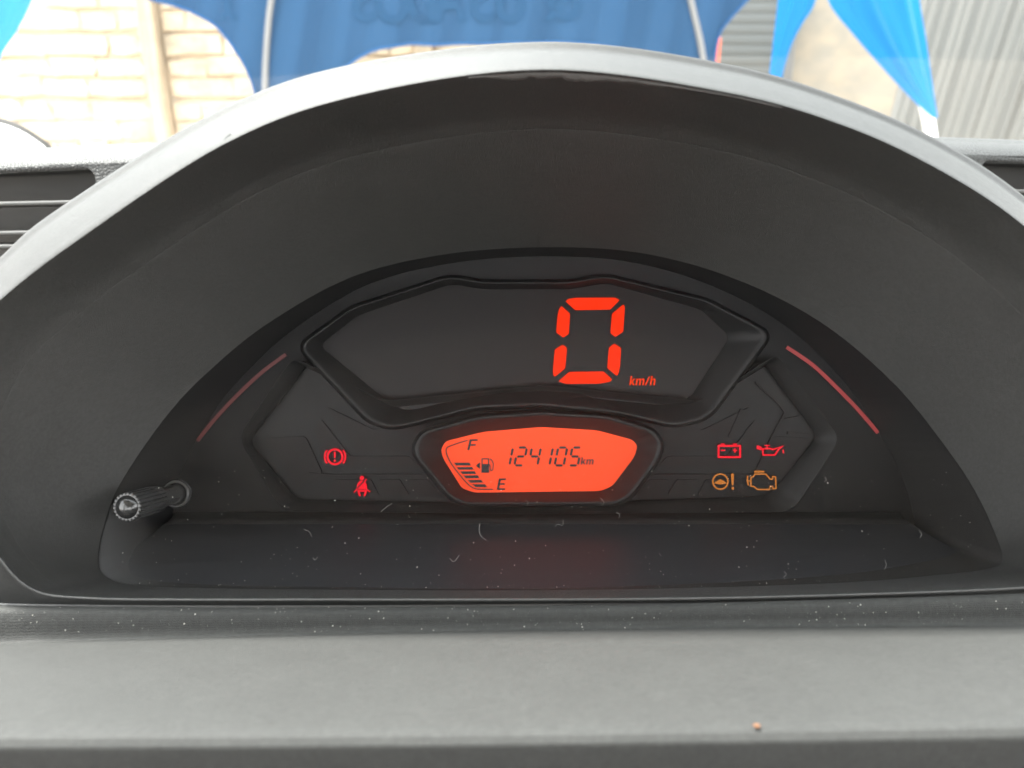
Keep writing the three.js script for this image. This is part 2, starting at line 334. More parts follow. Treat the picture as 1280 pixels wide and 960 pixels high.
// roller shutter and its red edge strip
{
  const D = 5.4, a = outside(840, 0, D), b = outside(985, 0, D), t = thing('roller_shutter', 'grey roller shutter with horizontal slats between the two blue tents', 'shutter', V((a.x + b.x) / 2, 0, -D));
  const m = std([0.075, 0.08, 0.08], 0.6), h = 0.062, w = b.x - a.x, cx = (a.x + b.x) / 2;
  const proto = new THREE.CylinderGeometry(0.036, 0.036, w, 12, 1); proto.rotateZ(Math.PI / 2); proto.scale(1, 0.9, 0.2);
  for (let i = 0; i < 38; i++) part('slat', proto.clone().translate(cx, 0.05 + i * h, -D), m, t);
  part('guide_rail', new RoundedBoxGeometry(0.06, 2.4, 0.1, 2, 0.01).translate(a.x - 0.035, 1.2, -D), std([0.1, 0.1, 0.1], 0.5), t);
  part('guide_rail', new RoundedBoxGeometry(0.06, 2.4, 0.1, 2, 0.01).translate(b.x + 0.035, 1.2, -D), std([0.1, 0.1, 0.1], 0.5), t);
  const p = outside(897, 60, 4.2);
  const s = shade(new THREE.Mesh(new RoundedBoxGeometry(0.026, 1.5, 0.03, 2, 0.008), std([0.6, 0.12, 0.06], 0.6))); s.position.set(p.x, 0.75, -4.2); s.name = 'marker_post';
  s.position.y = outside(897, 47, 4.2).y - 0.75; scene.add(s); tag(s, 'slim orange red post in front of the grey roller shutter', 'post');
}
// plastered building wall on the right and the grey sheeting
{
  const D = 5.5, a = outside(820, 0, D), g = shade(new THREE.Mesh(new RoundedBoxGeometry(5.0, 3.4, 3, 2, 0.02), std([0.34, 0.35, 0.365], 0.9, { map: T.concrete, bumpMap: T.stoneBump, bumpScale: 0.004 })));
  g.name = 'plastered_wall'; g.position.set(a.x + 2.5, 1.7, -D - 1.5); scene.add(g); tag(g, 'plain beige plastered wall seen through the arch of the bright tent', 'wall');
  const S = 3.9, rows = [];
  for (let r = 0; r <= 24; r++) rows.push(Array.from({ length: 161 }, (_, k) => {
    const s = k / 160, y = lerp(-90, 330, r / 24), x = lerp(1118, 1420, s) + 0.42 * (120 - y) * (0.6 + s * 0.4);
    const p = outside(x, y, S), f = Math.sin(s * 58 + 1.3 * Math.sin(s * 23)), am = 0.008 + 0.017 * Math.min(1, Math.max(0, (s - 0.1) * 3));
    p.z += am * f * (0.55 + 0.45 * Math.sin(s * 41)) + 0.01 * Math.sin(s * 130 + r * 0.1);
    return p;
  }));
  const m = new THREE.MeshPhysicalMaterial({ color: lin(0.15, 0.152, 0.148), roughness: 1, transmission: 0.3, thickness: 0, specularIntensity: 0.6, bumpMap: T.creases, bumpScale: 0.004, side: THREE.DoubleSide });
  const sh = shade(new THREE.Mesh(loft(rows), m)); sh.name = 'plastic_sheet'; scene.add(sh); tag(sh, 'grey translucent plastic sheet hanging in slanted folds on the right', 'sheet');
}
// white car parked ahead on the left: only the shoulder of its bonnet shows
{
  const D = 2.2, t = thing('parked_car', 'white car whose rounded bonnet shoulder with dark seam shows at the left edge', 'car', V(outside(-60, 170, D).x, 0, -D - 0.4));
  const crest = spline([[-320, 150], [-200, 138], [-100, 140], [-40, 147], [0, 155], [25, 164], [45, 176], [62, 190], [74, 215], [82, 260]], 6);
  const row = (dz, dy, k = 1) => crest.map(([x, y]) => { const p = outside(x, y, D); return V(p.x + 0.4 * dz, p.y + dy, -D + dz); });
  part('bonnet', loft(smoothRows([row(0.2, -0.5), row(0.2, -0.2), row(0.17, -0.06), row(0.06, -0.008), row(-0.06, -0.004), row(-0.5, -0.08), row(-1.0, -0.2), row(-1.05, -0.6)], 5)), std([0.8, 0.8, 0.79], 0.2), t);
  part('seam', tube(row(0.0, 0.004).filter((_, i) => i % 3 === 0), 0.015, 80, 8), std([0.012, 0.012, 0.012], 0.8), t);
}

// ---------------------------------------------------------------- the car's own shell: it shades the dashboard
{
  const t = thing('car_cabin', 'light grey lined car cabin with raked windscreen around the dashboard', 'car', V(0, 0.2, 0.4));
  const E = (x, y, z) => V(x, y, z).add(EYE);
  const box = (x0, x1, y0, y1, z0, z1) => { const g = new RoundedBoxGeometry(x1 - x0, y1 - y0, z1 - z0, 2, Math.min(0.015, (x1 - x0) / 3, (y1 - y0) / 3, (z1 - z0) / 3)); return g.translate((x0 + x1) / 2 + EYE.x, (y0 + y1) / 2 + EYE.y, (z0 + z1) / 2 + EYE.z); };
  const paint = std([0.7, 0.7, 0.7], 0.3), liner = std([0.62, 0.62, 0.62], 0.9), dark = std([0.06, 0.06, 0.06], 0.7);
  const XL = -0.48, XR = 0.86;
  part('roof', box(XL, XR, 0.44, 0.47, 0.02, 1.7), paint, t);
  part('headliner', box(XL + 0.02, XR - 0.02, 0.41, 0.437, 0.03, 1.68), liner, t);
  for (const [x0, x1] of [[XL - 0.03, XL + 0.03], [XR - 0.03, XR + 0.03]]) {
    part('door', box(x0, x1, -0.85, -0.3, -0.85, 1.7), dark, t);
    part('roof_rail', box(x0, x1, 0.36, 0.44, 0.0, 1.7), liner, t);
    part('rear_pillar', box(x0, x1, -0.296, 0.356, 1.35, 1.7), liner, t);
    part('centre_pillar', box(x0, x1, -0.296, 0.356, 0.45, 0.55), liner, t);
    const xm = (x0 + x1) / 2; part('front_pillar', tube([E(xm * 1.5, -0.06, -0.9), E(xm * 1.27, 0.2, -0.42), E(xm, 0.42, 0.03)], 0.035, 12, 10), liner, t);
  }
  part('tailgate', box(XL, XR, -0.85, -0.15, 1.66, 1.7), dark, t);
  part('tailgate_top', box(XL, XR, 0.38, 0.436, 1.69, 1.72), liner, t);
  part('floor', box(XL, XR, -0.89, -0.853, -0.85, 1.7), dark, t);
  part('rear_seat', box(XL + 0.06, XR - 0.06, -0.8, -0.1, 1.0, 1.2), std([0.2, 0.2, 0.2], 0.9), t);
  const ws = []; for (let i = 0; i <= 12; i++) { const a = i / 12; ws.push(Array.from({ length: 17 }, (_, k) => { const s = k / 16; return E(lerp(XL, XR, s) * lerp(1.5, 0.96, a), lerp(-0.055, 0.42, a) + 0.02 * Math.sin(a * Math.PI), lerp(-0.9, 0.01, a) - 0.08 * Math.sin(s * Math.PI) * (1 - a)); })); }
  part('windscreen', loft(ws), M.glass, t);
}

// ---------------------------------------------------------------- dashboard
const dash = carThing('dashboard', 'dark dashboard with leather grain pad and air vents either side of the instrument hood', 'dashboard', at(640, 420, 0.42));
{
  const xsn = [-420, -200, -100, 0, 100, 205, 320, 480, 640, 800, 960, 1080, 1177, 1280, 1400, 1600];
  const top = [200, 193, 190, 187, 182, 178, 175, 172, 170, 170, 170, 170.5, 171.5, 175, 180, 190];
  const row = (dy, d) => spline(xsn.map((x, i) => [640 + (x - 640) * 0.36 / d * 1.0, x, top[i]]), 6, false).map(([, x, y]) => { const p = at(x, y, 0.385), q = at(x, y + dy, d); return V(p.x * 1.0, q.y, q.z); });
  // crest, then the rolled front edge; the back runs to the windscreen
  const rows = [];
  { const crest = row(0, 0.40); rows.push(crest.map(p => V(p.x * 2.2, p.y + 0.085, p.z - 0.42)), crest.map(p => V(p.x * 1.25, p.y + 0.028, p.z - 0.13))); rows.push(crest.map(p => V(p.x * 1.04, p.y + 0.0035, p.z - 0.025))); }
  rows.push(row(0, 0.393), row(5, 0.383), row(13, 0.376), row(24, 0.372), row(31, 0.373));
  part('dash_pad', loft(smoothRows(rows, 5)), M.pad, dash);
  part('vent_recess', loft([row(31, 0.373), row(32, 0.377), row(34, 0.42), row(260, 0.43)]), M.vent, dash);
  const fl = rounded([[60, 207, 4], [122, 209, 26], [121, 250, 4], [121, 430, 4], [420, 430, 4], [420, 196, 4]], 4);
  part('pad_return', plate(fl, 0.3735, 0.0015), M.pad, dash);
  const fr = rounded([[1290, 196, 4], [1232, 199, 14], [1222, 212, 10], [1222, 430, 4], [900, 430, 4], [900, 190, 4]], 4);
  part('pad_return', plate(fr, 0.3735, 0.0015), M.pad, dash);
  const vane = (x0, y0, x1, y1, d, th, dep) => {
    const a = at(x0, y0, d), b = at(x1, y1, d), g = new RoundedBoxGeometry(a.distanceTo(b), th, dep, 3, th * 0.45);
    g.rotateX(0.22); g.rotateZ(Math.atan2(b.y - a.y, b.x - a.x)); g.translate((a.x + b.x) / 2, (a.y + b.y) / 2, (a.z + b.z) / 2 - dep / 2);
    return part('vent_vane', g, M.vent, dash);
  };
  for (const s of [[-260, 252, 160, 243], [-260, 288, 120, 281], [-260, 302, 120, 299], [-260, 340, 120, 336]]) vane(...s, 0.372, 0.0022, 0.03);
  for (const s of [[1215, 230, 1560, 234], [1215, 262, 1560, 267], [1215, 300, 1560, 306]]) vane(...s, 0.372, 0.002, 0.03);
}

// ---------------------------------------------------------------- instrument cluster
const cluster = carThing('instrument_cluster', 'arched dark hood over an orange lit digital instrument panel', 'instrument panel', at(688, 745, 0.22));
const lensDepth = py => 0.2391 / (1 - 0.2983e-3 * (480 - py));
const FACE = 0.27;
const LENS = [[640, 738], [400, 737], [250, 735], [175, 732], [140, 725], [123, 706], [128, 665], [150, 605], [208, 520], [262, 463], [335, 404], [440, 346], [555, 318], [680, 309], [800, 316], [915, 347], [1025, 402], [1120, 482], [1192, 572], [1226, 627], [1247, 675], [1253, 698], [1240, 710], [1180, 718], [1060, 728], [860, 735]];
const RIM = [[640, 750], [400, 750], [220, 750], [110, 748], [45, 739], [3, 702], [-40, 630], [-75, 530], [-50, 430], [0, 380], [90, 310], [280, 184], [450, 122], [680, 90], [910, 119], [1060, 162], [1180, 219], [1280, 286], [1390, 392], [1440, 500], [1450, 600], [1430, 680], [1390, 722], [1320, 732], [1180, 740], [900, 748]];
const SIL = [[640, 764], [400, 765], [220, 766], [95, 768], [-10, 764], [-70, 715], [-105, 630], [-125, 510], [-85, 400], [0, 326], [70, 267], [265, 147], [430, 87], [680, 57], [905, 84], [1065, 132], [1190, 190], [1293, 262], [1410, 372], [1480, 490], [1495, 610], [1475, 700], [1420, 748], [1330, 752], [1180, 757], [900, 763]];
const PER = 10;
const lensLoop = spline(LENS, PER, true), rimLoop = spline(RIM, PER, true), silLoop = spline(SIL, PER, true);
const rimDepth = py => lerp(0.174, 0.205, Math.max(0, Math.min(1, (py - 90) / 660)));
const bottomness = py => Math.max(0, Math.min(1, (py - 640) / 90));
{
  const n = lensLoop.length, mixL = (a, b, t) => a.map((p, i) => [lerp(p[0], b[i][0], t), lerp(p[1], b[i][1], t)]);
  const P0 = lensLoop.map(([x, y]) => at(x, y, lensDepth(y)));
  const P2 = rimLoop.map(([x, y]) => at(x, y, rimDepth(y)));
  const mid = (t, bulge) => P0.map((p, i) => { const q = P2[i].clone().lerp(p, t); const c = V(0.012, q.y > -0.03 ? -0.02 : q.y, q.z), o = q.clone().sub(c); o.z = 0; const k = 1 - bottomness(480 - q.y / -q.z * FPX); return q.add(o.normalize().multiplyScalar(bulge * k)); });
  // shroud wall from the lens edge back to the face
  part('shroud_wall', loft([P0, P0.map((p, i) => V(p.x * 0.997, p.y * 0.997, p.z - 0.006)), P0.map(p => V(p.x * 0.985, p.y > 0 ? p.y : p.y * 0.985, -FACE - 0.002))], true), M.shroud, cluster);
  // inner shroud: lens edge to the moulding line
  const A = mid(0.33, 0.0035);
  // hood: moulding line, front edge, rounded rim, top, back
  const loop = (t, dd) => mixL(rimLoop, silLoop, t).map(([x, y], i) => at(x, y, rimDepth(rimLoop[i][1]) + dd * (1 - 0.75 * bottomness(rimLoop[i][1]))));
  const backRow = silLoop.map(([x, y], i) => { const d = rimDepth(rimLoop[i][1]) + 0.016, q = at(x, y, d), b = bottomness(rimLoop[i][1]); return V(q.x * 1.0, q.y - (y < 400 ? 0.004 : 0), -lerp(0.29, 0.225, b)); });
  const backMid = silLoop.map(([x, y], i) => { const d = rimDepth(rimLoop[i][1]) + 0.016, q = at(x, y, d), b = bottomness(rimLoop[i][1]); return V(q.x, q.y - (y < 400 ? 0.0002 : 0), -lerp(0.225, 0.212, b)); });
  const inner = [P0, mid(0.93, 0.0005), mid(0.66, 0.002), mid(0.345, 0.0034)], rows = [A.map(p => V(p.x * 1.002, p.y > 0 ? p.y * 1.0025 : p.y, p.z)), mid(0.315, 0.00355), mid(0.24, 0.0033), mid(0.1, 0.0014), P2.map(p => p.clone()), loop(0.12, -0.0007), loop(0.3, 0.0012), loop(0.62, 0.0055), loop(0.88, 0.0105), loop(1, 0.0165), backMid, backRow];
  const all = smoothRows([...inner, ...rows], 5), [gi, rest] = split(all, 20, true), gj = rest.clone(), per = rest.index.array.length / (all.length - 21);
  gj.setIndex(new THREE.BufferAttribute(rest.index.array.slice(0, per * 22), 1)); rest.setIndex(new THREE.BufferAttribute(rest.index.array.slice(per * 22), 1));  // cut near the rim only so the inside takes the lightened colour
  part('inner_shroud', gi, M.hoodFillTint, cluster);
  part('inner_hood_lightened', gj, M.hoodFillTint, cluster);
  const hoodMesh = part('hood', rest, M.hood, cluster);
  { const N = P2.length, i0 = 19 * PER, pts = []; for (let i = i0; i < N + 7 * PER; i += 2) { const p = P2[i % N]; pts.push(V(p.x, p.y + 0.0001, p.z + 0.0002)); } part('lip_edge', tube(pts, 0.00042, 260, 8), M.highlightBead, hoodMesh); }
  { const k = 109, nick = [[0.05, 0], [0.11, 0.5], [0.18, 1.1], [0.26, 1.7]].map(([t, j]) => { const L = loop(t, lerp(-0.001, 0.0026, t / 0.5)), i = k + Math.floor(j); return L[i].clone().lerp(L[i + 1], j % 1).add(V(0, 0.0001, 0.0001)); }); part('nick', tube(nick, 0.00013, 20, 6), std([0.012, 0.012, 0.012], 0.8), hoodMesh, 'short dark nick on the hood edge'); }
  // worn ragged strip along the front edge
  const w0 = Math.round(12.6 * PER), w1 = Math.round(14.35 * PER), U = [], L = [], Md = [];
  const innerAt = (i, t) => P2[i].clone().lerp(A[i], t);
  const edgePts = []; for (let k = 0; k <= 240; k++) { const f = lerp(w0, w1, k / 240), i = Math.floor(f), t = f - i; edgePts.push([P2[i].clone().lerp(P2[i + 1], t), A[i].clone().lerp(A[i + 1], t)]); }
  edgePts.forEach(([e, a], k) => {
    const s = k / 240, env = Math.min(1, s * 9, (1 - s) * 5) * (0.55 + 0.45 * Math.sin(s * 5 + 0.4)), wdt = Math.max(0.015, env * (0.02 + 0.15 * fbm(s, 0.3, 22, 4, 5)));
    const lift = 0.00006 + 0.00014 * fbm(s, 0.7, 120, 2, 8);
    U.push(e.clone().add(V(0, 0.0001, 0.0001))); Md.push(e.clone().lerp(a, wdt * 0.5).add(V(0, -lift, 0.0003))); L.push(e.clone().lerp(a, wdt).add(V(0, -0.00004 - 0.0001 * fbm(s, 0.1, 160, 2, 9), 0)));
  });
  const L2 = L.map(p => p.clone().add(V(0, 0.0008, 0)));
  part('worn_edge', loft([U, Md, L, L2]), std([0.09, 0.087, 0.087], 0.75, { bumpMap: T.stoneBump, bumpScale: 0.002 }), hoodMesh, 'rough worn strip on the front edge of the hood');
  // lens
  const Lp = P0.map(p => V(p.x * 0.9995, p.y * 0.9995, p.z - 0.0004));
  const sh = new THREE.ShapeGeometry(new THREE.Shape(Lp.map(p => new THREE.Vector2(p.x, p.y))));
  const ps = sh.attributes.position; for (let i = 0; i < ps.count; i++) ps.setZ(i, -(0.2391 + 0.287 * ps.getY(i)) - 0.0004);
  sh.computeVertexNormals();
  part('lens', sh, M.lens, cluster, 'clear dusty plastic lens');
}
// face, ramp, bezels
{
  const outer = rounded([[60, 690], [150, 560], [330, 380], [560, 290], [800, 290], [1060, 380], [1240, 560], [1320, 690], [1320, 740], [60, 740]], 30);
  const face = part('faceplate', plate(outer, FACE), M.face, cluster);
  const rr = (y, d, l, r) => Array.from({ length: 25 }, (_, k) => { const s = k / 24; return at(lerp(l, r, s), y - 3 * Math.sin(s * Math.PI) * 0, d); });
  part('lower_ramp', loft(smoothRows([rr(739, lensDepth(739) + 0.0008, 120, 1256), rr(700, 0.238, 150, 1215), rr(668, 0.252, 190, 1160), rr(655, 0.2585, 205, 1140)], 4)), phys([0.019, 0.0205, 0.0235], 0.42, 0.7, { bumpMap: T.grain, bumpScale: 0.00002 }), cluster);  // bluish colour paints in the sky reflection on the lower lens
  part('lower_step', loft([rr(655, 0.2585, 205, 1140), rr(652, 0.2592, 210, 1135), rr(647, 0.2605, 215, 1130), rr(640, FACE - 0.0005, 220, 1125)]), M.bezel, cluster);

  const bezel = (name, out, inn, ridge, deep, r0, mat = M.bezel, base = FACE - 0.0006) => {
    const O = rounded(out, r0), I = rounded(inn, r0 * 0.8), n = O.length;
    const cx = O.reduce((s, p) => s + p[0], 0) / n, cy = O.reduce((s, p) => s + p[1], 0) / n;
    const off = (L, k) => L.map(([x, y], i) => { const p = L[(i + n - 1) % n], q = L[(i + 1) % n]; let nx = q[1] - p[1], ny = -(q[0] - p[0]); const l = Math.hypot(nx, ny) || 1; nx /= l; ny /= l; return [x + nx * k, y + ny * k]; });
    const row = (L, d) => L.map(([x, y]) => at(x, y, d));
    const mixp = t => O.map((p, i) => [lerp(p[0], I[i][0], t), lerp(p[1], I[i][1], t)]);
    return part(name, loft([row(off(O, 5), base), row(off(O, 2.2), ridge + 0.0004), row(off(O, 0.6), ridge), row(mixp(0.06), ridge + 0.0001), row(mixp(0.16), ridge + 0.0006), row(mixp(0.6), lerp(ridge, deep, 0.55)), row(I, deep), row(off(I, -1.5), deep + 0.0015)], true), mat, cluster);
  };
  // wide lower bezel for the warning lamps
  bezel('warning_lamp_bezel',
    [[366, 446, 14], [297, 547, 16], [352, 640, 20], [660, 643], [992, 641, 20], [1052, 548, 16], [972, 442, 14], [880, 500], [680, 480], [480, 500]],
    [[388, 452, 12], [312, 552, 12], [370, 624, 14], [660, 630], [962, 620, 14], [1022, 545, 12], [952, 452, 12], [870, 512], [680, 492], [490, 512]], 0.2625, 0.2685, 14);
  // bezel round the speed window
  const speedOut = [[375, 433, 14], [440, 386], [562, 347, 14], [603, 354, 10], [714, 354, 10], [757, 346, 14], [884, 377], [962, 418, 14], [884, 522, 18], [842, 531, 12], [776, 515], [680, 505], [596, 508], [492, 534, 16], [462, 526, 14]];
  const speedIn = [[398, 432, 12], [446, 394], [564, 354, 14], [604, 361, 10], [713, 361, 10], [757, 353, 14], [876, 386], [914, 421, 12], [862, 500, 14], [826, 507, 10], [742, 499, 10], [724, 489, 10], [622, 489, 10], [512, 514, 12], [494, 510, 10]];
  const sb = bezel('speed_bezel', speedOut, speedIn, 0.2585, 0.2665, 12);
  const win = part('speed_display', plate(rounded(speedIn.map(([x, y, r]) => [lerp(680, x, 1.05), lerp(430, y, 1.1), r]), 12), 0.2672), M.window, cluster);
  const z = (x, y) => [640 + x / 4, 300 + y / 4];
  const SEG = [[[267, 306], [285, 294], [320, 289], [515, 288], [538, 300], [492, 348], [316, 351]], [[247, 330], [290, 368], [284, 470], [256, 488], [221, 462], [228, 375], [236, 345]], [[557, 322], [564, 335], [556, 458], [517, 485], [492, 465], [500, 368]], [[253, 523], [275, 540], [266, 642], [214, 684], [206, 675], [205, 645], [214, 548]], [[511, 518], [545, 540], [540, 630], [533, 665], [524, 680], [476, 640], [485, 538]], [[287, 659], [457, 657], [501, 697], [490, 708], [440, 718], [270, 720], [232, 706]]];
  for (const s of SEG) part('digit_segment', plate(rounded(s.map(p => z(...p)), 1), 0.2668, 0.0002), M.digit, win);
  const bold = await new FontLoader().loadAsync('fonts/droid/droid_sans_bold.typeface.json');
  const regular = await new FontLoader().loadAsync('fonts/droid/droid_sans_regular.typeface.json');
  const text = (s, font, x, y, hpx, wpx, d, slant) => {       // left bottom corner, cap height and width in pixels
    const g = new THREE.ShapeGeometry(font.generateShapes(s, 1)); g.computeBoundingBox(); const b = g.boundingBox, o = at(x, y, d), k = d / FPX;
    g.translate(-b.min.x, 0, 0); g.scale(wpx * k / (b.max.x - b.min.x), hpx * k / b.max.y, 1);
    g.applyMatrix4(new THREE.Matrix4().makeShear(0, 0, slant, 0, 0, 0)); return g.translate(o.x, o.y, o.z);
  };
  part('speed_unit', text('km/h', bold, 786.5, 481.5, 11.5, 32, 0.2668, 0.16), M.unit, win);

  // trip display
  const tripOut = [[519, 556, 10], [530, 541, 8], [600, 522], [680, 517], [760, 522], [816, 539, 10], [827, 556, 8], [820, 576], [786, 621, 10], [768, 629, 8], [582, 629, 8], [563, 621, 10], [521, 570]];
  const tripIn = [[550.5, 562, 4], [556, 551, 6], [604, 539], [676, 533], [746, 537], [791, 549, 6], [797.5, 557, 4], [794, 571], [766, 608, 6], [751, 614.5, 6], [593, 616.5, 6], [577, 611, 5], [553, 573]];
  bezel('trip_bezel', tripOut, tripIn, 0.2565, 0.2655, 10);
  const trip = part('trip_display', plate(rounded(tripIn.map(([x, y, r]) => [lerp(672, x, 1.03), lerp(575, y, 1.04), r]), 4), 0.2662), M.screen, cluster, 'orange lit odometer and fuel screen');
  const q = (x, y) => [540 + x / 8.533, 525 + y / 8.533], TD = 0.2658, ink = (name, list) => part(name, merged(list), M.ink, trip);
  for (const b of [[[232, 455], [400, 455], [418, 485], [258, 485]], [[262, 503], [428, 501], [445, 529], [285, 530]], [[300, 548], [457, 546], [471, 575], [328, 577]], [[335, 592], [490, 590], [506, 620], [362, 622]], [[380, 640], [525, 638], [546, 667], [412, 670]], [[425, 685], [566, 685], [590, 717], [470, 717]]]) ink('fuel_bar', [plate(b.map(p => q(...p)), TD, 0.0001)]);
  ink('fuel_scale', [strokeGeo(spline([[378, 217], [300, 240], [200, 275], [163, 293], [151, 322], [158, 370], [190, 440], [230, 500], [300, 590], [380, 680], [430, 718], [490, 737], [650, 739]].map(p => q(...p)), 4, false), 1.3, TD)]);
  const S = (pts, w) => strokeGeo(pts.map(p => q(...p)), w * 1.2 / 8.533, TD);
  ink('full_mark', [S([[387, 322], [414, 208]], 19), S([[405, 215], [488, 213]], 15), S([[400, 267], [468, 266]], 14)]);
  ink('empty_mark', [S([[702, 744], [726, 626]], 19), S([[718, 633], [788, 631]], 15), S([[712, 683], [776, 682]], 14), S([[704, 738], [779, 737]], 15)]);
  ink('pump_symbol', [strokeGeo([[534, 414], [603, 414], [603, 554], [534, 554]].map(p => q(...p)), 1.4, TD, 0.00012, true), plate([[534, 470], [603, 470], [603, 554], [534, 554]].map(p => q(...p)), TD + 0.00001, 0.0001), S([[526, 556], [612, 556]], 10), S([[618, 412], [640, 432], [654, 465], [650, 525], [636, 541], [622, 530], [618, 480], [604, 474]], 9), plate([[468, 487], [512, 448], [512, 524]].map(p => q(...p)), TD, 0.0001)]);
  const SEGS = { 1: 'bc', 2: 'abged', 4: 'fgbc', 0: 'abcdef', 5: 'afgcd' };
  const seven = (ch, x0) => {
    const W = 11.2, H = 22.4, y1 = 581.8, sl = 0.2, w = 2.8, g = 0.75, P = (u, v) => [x0 + u * W + v * H * sl, y1 - v * H];
    const seg = { a: [P(0, 1), P(1, 1)], g: [P(0, 0.5), P(1, 0.5)], d: [P(0, 0), P(1, 0)], f: [P(0, 0.5), P(0, 1)], b: [P(1, 0.5), P(1, 1)], e: [P(0, 0), P(0, 0.5)], c: [P(1, 0), P(1, 0.5)] };
    return [...SEGS[ch]].map(k => { const [a, b] = seg[k], dx = b[0] - a[0], dy = b[1] - a[1], l = Math.hypot(dx, dy), ux = dx / l, uy = dy / l, s = g + 0.25; const A = [a[0] + ux * s, a[1] + uy * s], B = [b[0] - ux * s, b[1] - uy * s], nx = -uy * w / 2, ny = ux * w / 2, e = 0.9; return plate([A, [A[0] + ux * e + nx, A[1] + uy * e + ny], [B[0] - ux * e + nx, B[1] - uy * e + ny], B, [B[0] - ux * e - nx, B[1] - uy * e - ny], [A[0] + ux * e - nx, A[1] + uy * e - ny]], TD, 0.0001); });
  };
  [['1', 625.5], ['2', 643], ['4', 660.5], ['1', 675.5], ['0', 693.3], ['5', 711]].forEach(([c, x]) => ink('digit', seven(c, x)));
  part('distance_unit', text('km', bold, 726, 580.8, 9.4, 15.5, TD - 0.0001, 0.12), M.ink, trip);

  // warning lamps
  const A = (x, y) => [380 + x / 9.143, 540 + y / 9.143], B = (x, y) => [870 + x / 9.143, 530 + y / 9.143], WD = 0.2683;
  const SA = (f, pts, w, cl) => strokeGeo(pts.map(p => f(...p)), w / 9.143, WD, 0.00012, cl), PA = (f, pts) => plate(pts.map(p => f(...p)), WD, 0.00012), k = 1 / 9.143;
  const lamp = (list, mat, label) => part('warning_lamp', merged(list), mat, cluster, label);
  { const [cx, cy] = A(355, 283); lamp([ringGeo(cx, cy, 85 * k, 23 * k, WD), strokeGeo(arcPts(cx, cy, 118 * k, 140, 220), 19 * k, WD), strokeGeo(arcPts(cx, cy, 118 * k, -40, 40), 19 * k, WD), PA(A, [[340, 226], [364, 226], [360, 295], [345, 295]]), discGeo(...A(352, 328), 13 * k, WD)], M.redLamp, 'red brake warning lamp'); }
  lamp([discGeo(...A(662, 525), 25 * k, WD), PA(A, [[636, 562], [650, 555], [678, 556], [612, 630], [604, 652], [606, 610], [618, 580]]), PA(A, [[692, 566], [704, 578], [716, 600], [724, 655], [618, 655], [624, 636]]), SA(A, [[716, 536], [692, 568]], 14), SA(A, [[570, 690], [612, 648]], 14), SA(A, [[756, 684], [716, 656]], 14), SA(A, [[612, 672], [720, 672]], 20), SA(A, [[625, 672], [628, 700], [642, 732]], 22), SA(A, [[707, 672], [702, 700], [688, 732]], 22)], M.redLamp, 'red seat belt warning lamp');
  lamp([SA(B, [[258, 250], [504, 250], [504, 378], [258, 378]], 22, true), PA(B, [[283, 222], [327, 222], [327, 245], [283, 245]]), PA(B, [[422, 222], [467, 222], [467, 245], [422, 245]]), SA(B, [[284, 301], [334, 301]], 16), SA(B, [[420, 301], [470, 301]], 16), PA(B, [[437, 278], [453, 278], [453, 292.5], [437, 292.5]]), PA(B, [[437, 309.5], [453, 309.5], [453, 328], [437, 328]])], M.redLamp, 'red battery warning lamp');
  lamp([SA(B, [[762, 284], [766, 354], [900, 354], [946, 288], [990, 254], [880, 292], [848, 280]], 18, true), PA(B, [[697, 242], [752, 260], [748, 300], [690, 285]]), SA(B, [[782, 245], [842, 245]], 13), SA(B, [[812, 252], [812, 272]], 15), SA(B, [[994, 292], [1000, 336]], 15)], M.redLamp, 'red oil can warning lamp');
  { const [cx, cy] = B(278, 658); lamp([ringGeo(cx, cy, 86 * k, 17 * k, WD), PA(B, [[202, 676], [240, 650], [278, 628], [318, 650], [355, 676], [322, 684], [278, 692], [234, 684]]), PA(B, [[398, 572], [416, 562], [434, 572], [428, 692], [418, 702], [407, 692]]), discGeo(...B(420, 734), 16 * k, WD)], M.amberLamp, 'amber power steering warning lamp'); }
  lamp([SA(B, [[627, 710], [627, 608], [655, 602], [672, 572], [798, 572], [822, 600], [846, 630], [872, 630], [876, 600], [908, 604], [914, 736], [880, 740], [872, 712], [846, 712], [838, 748], [702, 748], [662, 714]], 15, true), SA(B, [[590, 590], [586, 650], [600, 702]], 16), SA(B, [[594, 650], [619, 650]], 14), SA(B, [[664, 544], [780, 544]], 22)], M.amberLamp, 'amber engine warning lamp');

  // moulded ribs and tiles of the lamp panel
  const ribs = (list, mat, d = 0.2696, th = 0.0005) => list.forEach(([pts, w]) => part('panel_rib', strokeGeo(pts, w, d, th), mat, face));
  const mir = pts => pts.map(([x, y]) => [1346 - x, y]);
  const tile = (pts, r) => { for (const f of [p => p, mir]) part('panel_tile', plate(rounded(f(pts), r), 0.2697, 0.0004), M.panel, face); };
  tile([[408, 508], [445, 563], [520, 563], [535, 520], [520, 512], [470, 538]], 5);
  tile([[392, 540], [428, 583], [524, 583], [512, 570], [438, 570], [402, 524]], 4);
  tile([[418, 599], [464, 599], [474, 619], [409, 619]], 3); tile([[473, 599], [500, 599], [512, 619], [484, 619]], 3); tile([[510, 599], [534, 599], [552, 619], [521, 619]], 3);
  tile([[330, 548], [382, 545], [404, 592], [372, 612]], 6);
  ribs([[[[386, 592], [412, 594], [545, 594]], 3], [[[960, 592], [934, 594], [812, 594]], 3]], M.panel, 0.2695, 0.0006);
  ribs([[[[945, 478], [975, 506], [981, 516], [962, 552]], 3], [[[928, 512], [912, 548]], 6], [[[984, 541], [1024, 545]], 3], [[[975, 525], [1018, 517]], 2]], M.panel, 0.2695, 0.0006);

  // accent lines
  const acc = (pts, label, m) => part('accent_line', strokeGeo(spline(pts, 10, false), 4.6, 0.2692, 0.0004), m, face, label);
